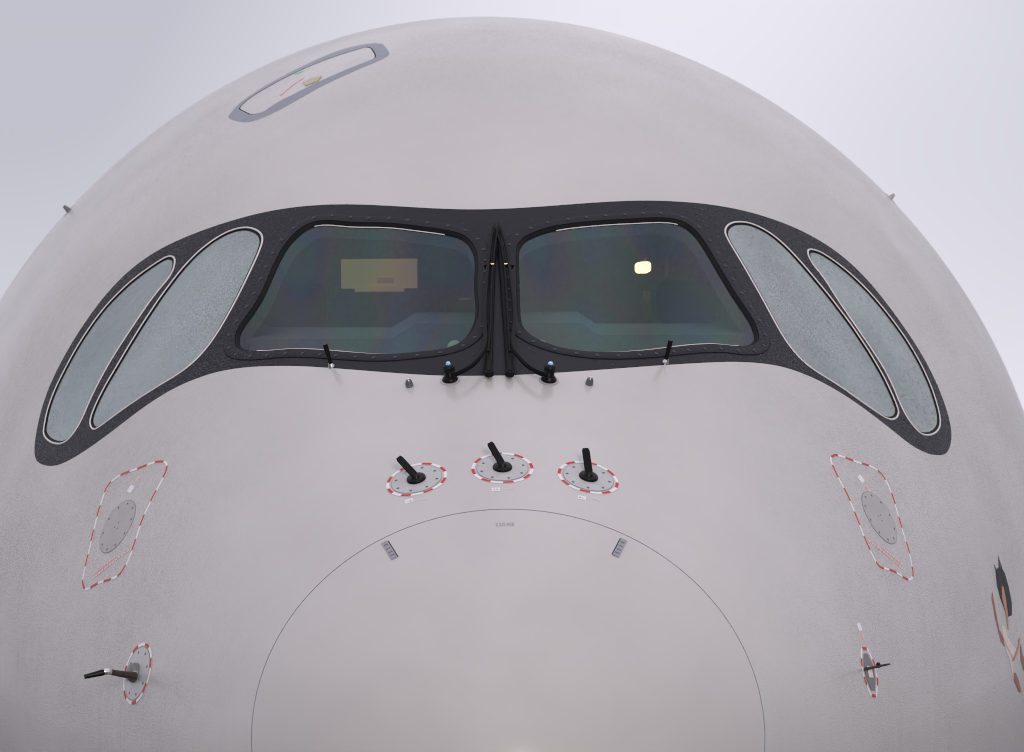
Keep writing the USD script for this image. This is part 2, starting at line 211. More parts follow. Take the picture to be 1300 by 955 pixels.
M['glare']=plain('glareshield',(.19,.23,.26),.55)
M['seat']=plain('seat_fabric',(.022,.03,.045),.8)
M['bulk']=plain('bulkhead_grey',(.45,.48,.45),.6)
M['door']=plain('cockpit_door_tan',(.42,.34,.25),.6)
M['cream']=mat('panel_added_glow',{'p':('principled_bsdf',{'base_color':(.62,.50,.33),'roughness':.5,'emission_color':(1.,.72,.38),'emission_strength':.15})},[])  # glow added to the panel in place of cabin light falling on it
M['tan_slot']=mat('slot_added_glow',{'p':('principled_bsdf',{'base_color':(.45,.36,.24),'roughness':.5,'emission_color':(1.,.76,.46),'emission_strength':.10})},[])  # slot given a fainter added glow so it does not go dark
M['brass']=plain('warm_strip',(.70,.55,.30),.35,.5)
M['mint']=plain('mint_disc',(.55,.74,.66),.4)
M['lamp']=mat('lamp_glow',{"g":("geometry",{}),"v":("voronoi_texture",{"scale":110.}),"r":("rgb_ramp",{"ramp":[(.1,(1.,.80,.50)),(.8,(.80,.54,.28))]}),"e":("emission",{"strength":LAMP})},[("g.position","v.vector"),("v.distance","r.fac"),("r.color","e.color")],'e.emission')
# windscreen: tinted, heated glass, its rainbow reflections painted in as soft bands of colour
def glass(name,tints,refl,mist_sheen,ior=1.55):
    n={"g":("geometry",{}),"mp":("mapping",{"scale":(1.5,.4,.6)}),"n":("noise_texture",{"scale":2.2,"detail":1.2,"roughness":.35,"distortion":.25}),
       "t":("rgb_ramp",{"ramp":tints}),"r":("rgb_ramp",{"ramp":refl}),
       "tr":("transparent_bsdf",{}),"gl":("glossy_bsdf",{"roughness":.015}),"f":("fresnel",{"IOR":ior}),"m":("mix_closure",{}),
       "v":("voronoi_texture",{"scale":105.}),"vr":("map_range",{"range_type":"smoothstep","from_min":.2,"from_max":.6,"to_min":1.,"to_max":0.,"clamp":True}),
       "pn":("noise_texture",{"scale":2.2,"detail":5.}),"pr":("map_range",{"from_min":.35,"from_max":.65,"to_min":.25,"to_max":1.,"clamp":True}),
       "mm":("math",{"math_type":"multiply"}),"ma":("math",{"math_type":"multiply_add","value2":.42,"value3":.45}),"ms":("math",{"math_type":"multiply","value2":mist_sheen}),
       "bb":("bump",{"strength":.18 if mist_sheen>.02 else .01,"distance":.002}),
       "mv":("mapping",{"scale":(2.2,2.2,.7)}),"pn2":("noise_texture",{"scale":1.1,"detail":1.2}),"pr2":("map_range",{"from_min":.34,"from_max":.66,"to_min":.36,"to_max":.58,"clamp":True}),
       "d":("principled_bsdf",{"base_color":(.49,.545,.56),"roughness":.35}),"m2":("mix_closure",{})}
    l=[("g.position","mp.vector"),("mp.vector","n.vector"),("n.fac","t.fac"),("n.fac","r.fac"),("t.color","tr.color"),("r.color","gl.color"),("f.fac","m.fac"),
       ("tr.BSDF","m.closure1"),("gl.BSDF","m.closure2"),("g.position","v.vector"),("v.distance","vr.value"),("g.position","pn.vector"),("pn.fac","pr.value"),
       ("vr.result","mm.value1"),("pr.result","mm.value2"),("mm.value","ma.value1"),("g.position","mv.vector"),("mv.vector","pn2.vector"),("pn2.fac","pr2.value"),("pr2.result","ma.value3"),("ma.value","ms.value1"),("mm.value","bb.height"),("bb.normal","gl.normal"),("ms.value","m2.fac"),("m.closure","m2.closure1"),("d.BSDF","m2.closure2")]
    return mat(name,n,l,'m2.closure')
M['windscreen']=glass('windscreen_glass',[(.28,(.62,.82,.84)),(.40,(.68,.84,.68)),(.5,(.80,.76,.66)),(.58,(.68,.70,.82)),(.68,(.62,.80,.80)),(.8,(.70,.84,.66))],
    [(.28,(.36,.50,.57)),(.40,(.37,.53,.51)),(.47,(.43,.51,.49)),(.53,(.43,.45,.53)),(.58,(.36,.45,.58)),(.67,(.35,.52,.55)),(.8,(.41,.52,.47))],.012)
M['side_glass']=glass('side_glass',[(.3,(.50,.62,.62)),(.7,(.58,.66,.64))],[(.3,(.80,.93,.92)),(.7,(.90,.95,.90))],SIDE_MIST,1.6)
M['drop']=mat('water_drop',{"p":("principled_bsdf",{"base_color":(.95,.97,1.),"roughness":.02,"ior":1.33,"transmission_weight":1.})},[])
M['apron']=plain('apron_concrete',(.055,.055,.055),.45,var=.2,scale=.35)

# ------------------------------------------------------------------ scene graph helpers
used={}
def numbered(parent,name):
    k=(parent,name); n=used.get(k,0); used[k]=n+1
    return f'{parent}/{name}' if n==0 else f'{parent}/{name}_{n:03d}'
def obj(name,mesh,m,parent,label=None,smooth=35,normals=None,kind=None):
    path=numbered(str(parent.GetPath()) if hasattr(parent,'GetPath') else parent,name)
    g=usdkit.mesh(stage,path,mesh,M[m],smooth=False if normals is not None else smooth)
    if normals is not None:
        g.CreateNormalsAttr(Vt.Vec3fArray.FromNumpy(np.asarray(normals,np.float32))); g.SetNormalsInterpolation('vertex')
    p=g.GetPrim()
    if label: p.SetCustomDataByKey('label',label)
    if kind: p.SetCustomDataByKey('kind',kind)
    return p
# ------------------------------------------------------------------ nose surface in metres (Y aft of the tip, X to the right, Z up from the ground)
def XZ(a):
    """points given in front elevation (mm) -> points on the skin"""
    a=np.atleast_2d(np.array(a,float))/1000; lo=np.full(len(a),1e-4); hi=np.full(len(a),9.)
    for _ in range(50):
        m=(lo+hi)/2; s=F(a[:,0],m,a[:,1])<0; hi=np.where(s,m,hi); lo=np.where(s,lo,m)
    return np.stack([a[:,0],hi,a[:,1]],-1)
def onto(P,h=0.):
    P=np.array(P,float)
    for _ in range(4):
        e=1e-4; g=np.stack([(F(*(P+e*np.eye(3)[k]).T)-F(*(P-e*np.eye(3)[k]).T))/(2*e) for k in range(3)],-1)
        P=P-g*(F(*P.T)/np.maximum((g*g).sum(-1),1e-9))[:,None]
    return P+normal(P)*h if h else P
_x=np.r_[np.linspace(0,1,400)**2*2,np.linspace(2.01,34,1600)]
_w=prof(_x)[0]; _rho=np.r_[0,np.cumsum(np.hypot(np.diff(_x),np.diff(_w)))]
def to_pq(P):
    w,zt,zb,zm=prof(P[:,1]); h=np.where(P[:,2]>zm,zt-zm,zm-zb); a=np.arctan2((P[:,2]-zm)/h,P[:,0]/w); r=np.interp(P[:,1],_x,_rho)
    return np.stack([r*np.cos(a),r*np.sin(a)],-1)
def surf(x,a):
    w,zt,zb,zm=prof(x); h=np.where(np.sin(a)>0,zt-zm,zm-zb); R=1/np.sqrt(1+kq(x)*np.sin(2*a)**2)
    return np.stack([w*R*np.cos(a),x,zm+h*R*np.sin(a)],-1)
def from_pq(q): return surf(np.interp(np.hypot(*q.T),_rho,_x),np.arctan2(q[:,1],q[:,0]))
def dense(P,step,closed=True):
    """close points along a smooth curve through P"""
    P=np.array(P,float); Q=np.r_[P,P[:1]] if closed else P
    d=np.r_[0,np.cumsum(np.linalg.norm(np.diff(Q,axis=0),axis=1))]
    cs=CubicSpline(d,Q,bc_type='periodic' if closed else 'natural'); n=max(4,int(d[-1]/step)+1)
    return cs(np.linspace(0,d[-1],n,endpoint=not closed))
def curve(XZmm,step=.015): return onto(dense(XZ(XZmm),step))
def outward(C,closed=True):
    """unit vectors in the skin, square to the closed curve, pointing away from its inside"""
    t=np.roll(C,-1,0)-np.roll(C,1,0) if closed else np.gradient(C,axis=0)
    t/=np.linalg.norm(t,axis=1,keepdims=True); b=np.cross(t,normal(C)); b/=np.linalg.norm(b,axis=1,keepdims=True)
    if closed and ((C-C.mean(0))*b).sum()<0: b=-b
    return b
def offset(C,d,h=0.): return onto(C+outward(C)*d,h)
def loft(rows,closed=True):
    n=len(rows[0]); V=np.concatenate(rows); f=[]
    m=n if closed else n-1
    i=np.arange(m); j=(i+1)%n
    for k in range(len(rows)-1):
        a,b=k*n,(k+1)*n
        f+= [np.stack([a+i,a+j,b+j],1),np.stack([a+i,b+j,b+i],1)]
    return V,np.concatenate(f)
def orient(V,f,sign=1):
    """turns faces so that they look out of the skin"""
    c=V[f].mean(1); n=np.cross(V[f[:,1]]-V[f[:,0]],V[f[:,2]]-V[f[:,0]]); s=(n*normal(c)).sum(1)*sign<0
    f=f.copy(); f[s]=f[s][:,[0,2,1]]; return V,f
def patch(poly,step,h=0.,extra=None):
    """sheet of the skin inside a polygon of the unrolled plane (to_pq)"""
    from shapely import contains_xy
    from scipy.spatial import Delaunay, cKDTree
    rings=[np.array(r.coords)[:-1] for r in [poly.exterior,*poly.interiors]]
    B=np.concatenate(rings); x0,y0,x1,y1=poly.bounds
    gx,gy=np.meshgrid(np.arange(x0,x1,step),np.arange(y0,y1,step*.866)); gx[1::2]+=step/2
    G=np.stack([gx.ravel(),gy.ravel()],-1)
    if extra is not None: G=np.r_[G,extra]
    G=G[contains_xy(poly,G[:,0],G[:,1])]
    G=G[cKDTree(B).query(G)[0]>step*.35]
    P=np.r_[B,G]; f=Delaunay(P).simplices; c=P[f].mean(1); f=f[contains_xy(poly,c[:,0],c[:,1])]
    V=from_pq(P); N=normal(V); V=V+N*h
    V,f=orient(V,f); return V,f,N
def sheet(name,poly,step,m,parent,h=0.,label=None,extra=None):
    V,f,N=patch(poly,step,h,extra); return obj(name,(V,f),m,parent,label,normals=N)
def pqpoly(C,holes=()): return Polygon(to_pq(C),[to_pq(x) for x in holes]).buffer(0)
def ribbon(C,w,h,closed=True,t=.0012):
    """thin band lying on the skin along C: top at h+t, with sides"""
    b=outward(C,closed)
    return orient(*loft([onto(C-b*w/2,h-t),onto(C-b*w/2,h+t),onto(C+b*w/2,h+t),onto(C+b*w/2,h-t)],closed))
def bead(C,w,h,closed=True,base=0.):
    b=outward(C,closed); n=normal(C)
    return orient(*loft([onto(C+b*(w/2*math.cos(a)),base)+n*(h*math.sin(a)) for a in np.linspace(math.pi,0,7)],closed))
def frame_at(P):
    """right, up-the-skin (aft) and outward directions at a point of the skin"""
    n=normal(P[None])[0]; u=np.array([0,1.,0])-n*n[1]; u/=np.linalg.norm(u); return np.cross(u,n),u,n
def tri_fill(poly,step):
    from shapely import contains_xy
    from scipy.spatial import Delaunay
    poly=poly.segmentize(step); gx,gy=np.meshgrid(np.arange(poly.bounds[0],poly.bounds[2],step),np.arange(poly.bounds[1],poly.bounds[3],step)); G=np.stack([gx.ravel()+step/2,gy.ravel()+step/2],-1); G=G[contains_xy(poly.buffer(-step*.45),G[:,0],G[:,1])]; rings=[np.array(r.coords)[:-1] for r in [poly.exterior,*poly.interiors]]; B=np.concatenate(rings)
    P=np.r_[B,G]; f=Delaunay(P).simplices; c=P[f].mean(1); return P,f[contains_xy(poly,c[:,0],c[:,1])]
def decal(P,poly,h,step=.03,rot=0.,t=.0012):
    """flat shape (metres, x right, y up the skin) laid on the skin round P, with a thin edge"""
    r,u,n=frame_at(P); c,s=math.cos(rot),math.sin(rot); out=[]
    for g in getattr(poly,'geoms',[poly]):
        q,f=tri_fill(g,step); q=q@np.array([[c,s],[-s,c]])
        B=onto(P+q[:,:1]*r+q[:,1:]*u); N=normal(B); V=B+N*h
        V,f=orient(V,f); out.append((V,f))
        k=0
        gs=g.segmentize(step)
        for ring in [gs.exterior,*gs.interiors]:
            m=len(ring.coords)-1; i=np.arange(k,k+m); k+=m
            out.append(loft([B[i]+N[i]*(h-t),B[i]+N[i]*h]))
    return join(out)
def join(ms):
    V=[];f=[];k=0
    for a,b in ms: V.append(np.asarray(a,float)); f.append(np.asarray(b)+k); k+=len(a)
    return np.concatenate(V),np.concatenate(f)
def circle(r,n=40): return Polygon([(r*math.cos(a),r*math.sin(a)) for a in np.linspace(0,2*math.pi,n,endpoint=False)])
def arc_band(r0,r1,a0,a1,n=10):
    a=np.linspace(a0,a1,n); return Polygon([(r1*math.cos(t),r1*math.sin(t)) for t in a]+[(r0*math.cos(t),r0*math.sin(t)) for t in a[::-1]])
def lathe(P,n,prof_,seg=28):
    n=np.array(n)/np.linalg.norm(n); a=np.cross(n,[0.3,.2,.9]); a/=np.linalg.norm(a); b=np.cross(n,a)
    t=np.linspace(0,2*math.pi,seg,endpoint=False)
    rows=[P+n*z+r*(np.cos(t)[:,None]*a+np.sin(t)[:,None]*b) for r,z in prof_]
    V,f=loft(rows); return V,f
def tube(pts,rad,seg=10):
    pts=np.array(pts,float); rad=np.broadcast_to(rad,len(pts)); T=np.gradient(pts,axis=0); T/=np.linalg.norm(T,axis=1,keepdims=True)
    a=np.cross(T[0],[.31,.22,.92]); a/=np.linalg.norm(a); t=np.linspace(0,2*math.pi,seg,endpoint=False); rows=[]
    for p,d,r in zip(pts,T,rad):
        a=a-d*(a@d); a/=np.linalg.norm(a); b=np.cross(d,a); rows.append(p+r*(np.cos(t)[:,None]*a+np.sin(t)[:,None]*b))
    rows=[np.repeat(pts[:1],seg,0)]+rows+[np.repeat(pts[-1:],seg,0)]
    V,f=loft(rows); return V,f[:,[0,2,1]]
def bar(pts,width,wdir,thick):
    """flat bar: rectangle section swept along pts, wide along wdir"""
    pts=np.array(pts,float); T=np.gradient(pts,axis=0); T/=np.linalg.norm(T,axis=1,keepdims=True); width=np.broadcast_to(width,len(pts)); thick=np.broadcast_to(thick,len(pts)); rows=[]
    for p,d,w,th in zip(pts,T,width,thick):
        a=np.array(wdir,float); a=a-d*(a@d); a/=np.linalg.norm(a); b=np.cross(d,a); e=.22*min(w,th)
        rows.append(np.array([p+a*x+b*y for x,y in ((w/2-e,th/2),(w/2,th/2-e),(w/2,-th/2+e),(w/2-e,-th/2),(-w/2+e,-th/2),(-w/2,-th/2+e),(-w/2,th/2-e),(-w/2+e,th/2))]))
    k=len(rows[0]); rows=[np.repeat(rows[0].mean(0)[None],k,0)]+rows+[np.repeat(rows[-1].mean(0)[None],k,0)]
    V,f=loft(rows); return V,f[:,[0,2,1]]
def box(lo,hi,ch=.0):
    m=trimesh.creation.box(bounds=[lo,hi]); return np.array(m.vertices),np.array(m.faces)
def rbox(lo,hi,r):
    lo,hi=np.array(lo,float)+r,np.array(hi,float)-r
    s=[manifold3d.Manifold.sphere(r,16).translate([x,y,z]) for x in (lo[0],hi[0]) for y in (lo[1],hi[1]) for z in (lo[2],hi[2])]
    m=manifold3d.Manifold.batch_hull(s).to_mesh(); return np.array(m.vert_properties[:,:3]),np.array(m.tri_verts)
mm=lambda a: np.array(a,float)/1000

# ------------------------------------------------------------------ the setting
g=usdkit.mesh(stage,'/World/apron',trimesh.creation.box(bounds=[[-3000,-3000,-.5],[3000,3000,0]]),M['apron']).GetPrim()
g.SetCustomDataByKey('kind','structure'); g.SetCustomDataByKey('label','pale wet concrete apron under the airliner'); g.SetCustomDataByKey('category','apron')

A=UsdGeom.Xform.Define(stage,'/World/airliner').GetPrim()
A.SetCustomDataByKey('label','white wide-body airliner nose seen head on, dark mask round its cockpit windows, wet with rain'); A.SetCustomDataByKey('category','airplane')

# ------------------------------------------------------------------ outlines
cMask=curve(MASK,.02)
# radome joint: where a tilted plane cuts the skin
def seam(shift,n=260):
    a=np.linspace(0,2*math.pi,n,endpoint=False)+.01; lo=np.full(n,.05); hi=np.full(n,2.5)
    for _ in range(40):
        m=(lo+hi)/2; P=surf(m,a); s=P[:,1]-(1.066+shift-.24*(5.19-P[:,2]))>0; hi=np.where(s,m,hi); lo=np.where(s,lo,m)
    return surf(hi,a)
sA,sB=seam(0.),seam(.003)
cHatch=curve(HATCH,.02); cHp=curve(HPANEL,.02)

# skin: from the radome joint aft, with the opening that the dark mask fills and the hatch opening
out=np.linspace(0,2*math.pi,320,endpoint=False); big=surf(np.full(320,33.),out)
near=pqpoly(surf(np.full(300,9.),np.linspace(0,2*math.pi,300,endpoint=False)),[sB])
skin=near.difference(pqpoly(cMask)).difference(pqpoly(cHatch))
def barrel(x0,x1,nx,na=300):
    a=np.linspace(0,2*math.pi,na,endpoint=False); rows=[surf(np.full(na,x),a) for x in np.linspace(x0,x1,nx)]; V,f=loft(rows); return V,f
V1,f1,N1=patch(skin,.11); V2,f2=barrel(9.,32.,24); V2,f2=orient(V2,f2)
fus=obj('fuselage_skin',join([(V1,f1),(V2,f2)]),'white_paint',A,normals=np.r_[N1,normal(V2)])
r=surf(np.full(300,32.),np.linspace(0,2*math.pi,300,endpoint=False))
obj('rear_bulkhead',loft([r,np.repeat(r.mean(0)[None],300,0)]),'bulk',A,smooth=False)
rad=obj('radome',*(lambda p:((p[0],p[1]),))(patch(pqpoly(sA),.05)),'radome_paint',A,normals=patch(pqpoly(sA),.05)[2])
obj('radome_seal',loft([sA-normal(sA)*.004,sB-normal(sB)*.004]),'groove',A)

# ------------------------------------------------------------------ dark mask and windows
pan={}
for k,d in (('WS_L',WS_L),('WS_R',WS_R),('SB_L',SB_L),('SB_R',SB_R),('SC_L',SC_L),('SC_R',SC_R)): pan[k]=curve(d,.012)
hole={k:(offset(c,.017) if k[1]=='S' else offset(c,-.006)) for k,c in pan.items()}
mp=pqpoly(cMask)
for k in hole: mp=mp.difference(pqpoly(hole[k]))
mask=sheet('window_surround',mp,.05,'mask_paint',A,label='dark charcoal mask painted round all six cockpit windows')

def screw(P,m,parent,r=.0065,h=.0025,name='screw'):
    n=normal(P[None])[0]; return obj(name,lathe(P,n,[(r,0),(r,h*.6),(r*.75,h),(0,h)],10),m,parent,smooth=30)
def runs(C,sign):
    """longest stretch of a window's edge that runs level, at its top (1) or bottom (-1)"""
    t=np.roll(C,-1,0)-np.roll(C,1,0); b=outward(C); ok=b@np.array([0,.55,.83])*sign>.80
    n=len(C); best=(0,0); s=0
    for i in range(2*n):
        if ok[i%n]:
            if i-s+1>best[1]-best[0] and i-s+1<=n: best=(s,i+1)
        else: s=i+1
    return C[np.arange(best[0],best[1])%n]
for side,k in (('left','WS_L'),('right','WS_R')):
    c=pan[k]; ho=hole[k]; n=normal(c)
    ws=sheet('windshield',pqpoly(offset(c,.004)),.04,'windscreen',A,h=-.014,label=f'{side} front windshield pane, tinted, faint rainbow reflections painted as colour bands')
    obj('rubber_seal',loft([ho,offset(c,.013,.001),offset(c,.006,-.005),c-n*.013]),'rubber',ws)
    rv=outward(c)
    obj('window_reveal',loft([c-n*.016,c-n*.085]),'lining',ws)
    for s,nm in ((1,'upper edge trim'),(-1,'lower edge trim')):
        e=runs(c,s); e=e[2:-2]
        obj('edge_trim',orient(*bead(offset(c,-.004)[[np.argmin(((c-p)**2).sum(1)) for p in e]],.0068,.0026,False,base=-.0125)),'trim',ws,label='thin pale '+nm)
    # raised retainer frame round the pane with its screws
    o1=offset(ho,.058); o0=offset(ho,.001)
    rows=[onto(o0,.0),onto(o0,.0035),offset(ho,.02,.0042),offset(ho,.045,.0042),onto(o1,.003),onto(o1,-.001)]
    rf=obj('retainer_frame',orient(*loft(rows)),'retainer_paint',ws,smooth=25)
    obj('frame_joint',orient(*ribbon(offset(ho,.0605),.005,.0002,t=.0006)),'rubber',ws)
    sc=offset(ho,.036,.0042); L=np.r_[0,np.cumsum(np.linalg.norm(np.diff(np.r_[sc,sc[:1]],axis=0),axis=1))]; ns=int(L[-1]/.105)
    for s in np.linspace(0,L[-1],ns,endpoint=False):
        i=np.searchsorted(L,s,'right')-1
        screw(sc[i%len(sc)],'screw_mask',ws,.0095,.0024)
SIDE={}
for side,k,nm in (('left','SB_L','forward'),('right','SB_R','forward'),('left','SC_L','aft'),('right','SC_R','aft')):
    c=pan[k]; n=normal(c)
    sw=sheet('side_window',pqpoly(offset(c,-.010)),.04,'side_glass',A,h=-.006,label=f'{side} {nm} side window, curved pane beaded with rain')
    SIDE[k]=sw
    obj('window_rim',bead(c,.0098,.0035),'trim',sw,label='thin pale rim')
    obj('rubber_seal',loft([hole[k]+normal(hole[k])*.0005,offset(c,-.011,-.002),offset(c,-.018,-.005)]),'rubber',sw)
    obj('window_reveal',loft([offset(c,-.012,-.007),offset(c,-.012,-.085)]),'lining',sw)

# ------------------------------------------------------------------ cockpit behind the glass
lin=Polygon(to_pq(surf(np.r_[np.linspace(1.6,5.5,60),np.full(120,5.5),np.linspace(5.5,1.6,60),np.full(80,1.6)],
    np.r_[np.full(60,-.35),np.linspace(-.35,math.pi+.35,120),np.full(60,math.pi+.35),np.linspace(math.pi+.35,-.35,80)]))).buffer(0)
for k in pan: lin=lin.difference(pqpoly(offset(pan[k],.0 if k[1]=='S' else -.012)))
lin=max(getattr(lin,'geoms',[lin]),key=lambda g:g.area)
V,f,N=patch(lin,.06,-.085); obj('cockpit_lining',(V,f[:,[0,2,1]]),'lining',A,normals=-N)
a=np.linspace(-.5,math.pi+.5,90); sec=surf(np.full(90,5.42),a); sec=sec-normal(sec)*.08
bk=obj('cockpit_bulkhead',loft([sec,sec*[0,1,0]+[0,0,5.5]],False),'bulk',A,smooth=False)
fl=[]
for y in np.linspace(1.6,5.42,20):
    w,zt,zb,zm=prof(y); xx=w*math.sqrt(max(1-((4.9-zm)/(zt-zm if 4.9>zm else zm-zb))**2,.05))-.10; fl.append((xx,y))
m_=trimesh.creation.extrude_polygon(Polygon(fl+[(-x,y) for x,y in fl[::-1]]),.04,engine='earcut'); m_.apply_translation([0,0,4.86])
obj('cockpit_floor',m_,'lining',A,smooth=False)
B=mm(BULK); G=mm(GLARE)
# glareshield: long hump with a raised middle
pr=[(-1.30,6.0),(-1.30,6.17),(-1.2,G[0][2]),(G[1][0],G[1][2]),(G[2][0],G[2][2]),(G[6][0],G[6][2]),(G[5][0],G[5][2]),(1.25,G[4][2]),(1.30,6.17),(1.30,6.0)]
m_=trimesh.creation.extrude_polygon(Polygon(pr),.42,engine='earcut'); gv=np.array(m_.vertices)[:,[0,2,1]]; gv[:,1]+=3.1
tp=gv[:,1]<3.3; gv[tp,2]-=.09
obj('glareshield',(gv,np.array(m_.faces)[:,[0,2,1]]),'glare',A,smooth=20)
# cockpit door with frame between the seats, wall panel and warm strips
obj('cockpit_door',box([B[12][0],5.16,4.9],[B[13][0],5.22,B[12][2]+.02]),'door',A,smooth=False)
wp=obj('wall_panel',rbox([B[0][0],5.10,B[1][2]],[B[1][0],5.15,B[0][2]],.006),'cream',A,label='cream panel on the cockpit wall given an added faint glow, seen through the left windshield')
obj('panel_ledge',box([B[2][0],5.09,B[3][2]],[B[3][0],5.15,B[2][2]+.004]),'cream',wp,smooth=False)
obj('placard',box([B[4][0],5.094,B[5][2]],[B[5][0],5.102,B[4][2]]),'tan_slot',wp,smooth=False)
obj('wall_strip',box([B[8][0],5.1,B[9][2]],[B[9][0],5.14,B[8][2]]),'brass',A,smooth=False)
obj('wall_strip',box([B[10][0],5.1,B[11][2]],[B[11][0],5.13,B[10][2]]),'brass',A,smooth=False)
obj('wall_strip',box([B[14][0],5.1,B[15][2]],[B[15][0],5.13,B[14][2]]),'brass',A,smooth=False)
lampc=np.array([(B[6][0]+B[7][0])/2,4.98,(B[6][2]+B[7][2])/2])
lp=obj('reading_lamp',join([rbox(lampc-[.040,.02,.030],lampc+[.034,.02,.026],.019),rbox(lampc-[.02,.016,.024],lampc+[.042,.016,.030],.015)]),'lamp',A,label='lit warm cockpit lamp seen through the right windshield')
obj('lamp_arm',tube([lampc+[.01,.02,.03],lampc+[.03,.05,.09],lampc+[.02,.12,.14]],.008),'lining',lp)
D=mm(DISC)
obj('trim_light',box([D[2][0],3.5,D[2][2]+.10],[D[3][0],3.52,D[2][2]+.108]),'brass',A,smooth=False)
# overhead panel
obj('overhead_panel',rbox([-.62,4.25,6.84],[.62,5.1,6.98],.03),'lining',A)
for s in (-1,1):
    st=obj('pilot_seat',rbox([s*.97-.26,4.0,5.35],[s*.97+.26,4.18,6.24],.07),'seat',A)
    obj('headrest',rbox([s*.97-.16,4.02,6.25],[s*.97+.16,4.14,6.46],.05),'seat',st)
    obj('seat_cushion',rbox([s*.97-.26,3.55,5.32],[s*.97+.26,4.05,5.47],.06),'seat',st)
    obj('armrest',rbox([s*.97-s*.36-.04,3.7,5.66],[s*.97-s*.36+.04,4.1,5.74],.03),'seat',st)
for i,s in ((0,-1),(1,1)):
    c0=D[i]+[-s*.022,-.22,-.032]  # plain pale discs, one behind each lower inner corner
    obj('glass_corner_disc',lathe(c0,[0,-1,.3],[(.036,0),(.036,.006),(.03,.01),(0,.01)],28),'mint',A,label=f'pale green disc inside the {"left" if s<0 else "right"} windshield\'s lower inner corner')

# ------------------------------------------------------------------ wipers
for side,arm,bl,piv in (('left',ARM_L,BLADE_L,PIV_L),('right',ARM_R,BLADE_R,PIV_R)):
    a=mm(arm); b=mm(bl); P=XZ(piv)[0]; r,u,n=frame_at(P)
    sgn=-1 if side=='left' else 1
    wa=obj('wiper',tube(dense(a,.02,False),np.interp(np.linspace(0,1,len(dense(a,.02,False))),[0,.12,.3,1],[.012,.012,.010,.0075])),'wiper_black',A,label=f'{side} black windshield wiper parked upright by the centre post')
    bb=dense(b,.03,False); w_=np.interp(np.linspace(0,1,len(bb)),[0,.08,.93,1],[.008,.018,.024,.030])
    obj('blade',bar(bb,w_,r,.03),'rubber',wa)
    a2=dense(a[3:]+r*sgn*-.022-n*.006,.03,False)
    obj('tension_rod',tube(a2,.0055),'wiper_black',wa)
    obj('blade_foot',tube([b[-1]-n*.01,b[-1]+n*.012],[.022,.018]),'rubber',wa)
    hub=obj('pivot_hub',lathe(P-n*.004,n,[(.036,0),(.036,.012),(.028,.024),(.023,.03),(.022,.052),(.027,.055),(.027,.078),(.02,.086),(0,.086)],28),'black',wa)
    obj('pivot_bolt',lathe(P+n*.082,n,[(.013,0),(.013,.006),(.009,.012),(0,.012)],6),'blue_metal',hub,smooth=False)
    obj('base_ring',lathe(P,n,[(.046,0),(.046,.002),(.036,.004),(0,.004)],32),'plate2',wa)
c=mm(CLIP)
obj('wiper_clip',tube(dense(c[:2],.01,False),.011),'wiper_black',A); obj('wiper_clip',tube(dense(c[2:],.01,False),.011),'wiper_black',A)
for p in (c[1],c[2]):
    obj('clip_pin',tube([p-[.008,.012,0],p+[.010,-.012,.0]],.0035),'brass',A)
# rods at the lower edge of the mask, and washer nozzles
for side,q,t in (('left',ROD_L,ROD_TIPS[0]),('right',ROD_R,ROD_TIPS[1])):
    P=XZ(q)[0]; t=mm(t); r,u,n=frame_at(P); d=t-P
    ro=obj('visual_ice_rod',tube([P+d*.06,P+d*.55,P+d*.6,P+d],[.0095,.0095,.012,.011]),'black',A,label=f'thin dark rod standing at the {side} lower edge of the mask')
    obj('rod_base',lathe(P,n,[(.016,0),(.016,.006),(.010,.016),(.009,.02),(0,.02)],16),'bare',ro)
    obj('water_run',ribbon(onto(dense(np.array([P-u*.012,P-u*.05+r*.006,P-u*.11+r*.022]),.01,False)),.007,.0002,False,.0003),'plate',ro)
for q in (PIN_L,PIN_R):
    P=XZ(q)[0]; r,u,n=frame_at(P)
    pn=obj('washer_nozzle',lathe(P,n,[(.018,0),(.018,.012),(.013,.03),(.007,.036),(0,.036)],20),'pin',A)
    obj('nozzle_cap',lathe(P+n*.034,n,[(.006,0),(.006,.004),(0,.005)],10),'bare',pn)

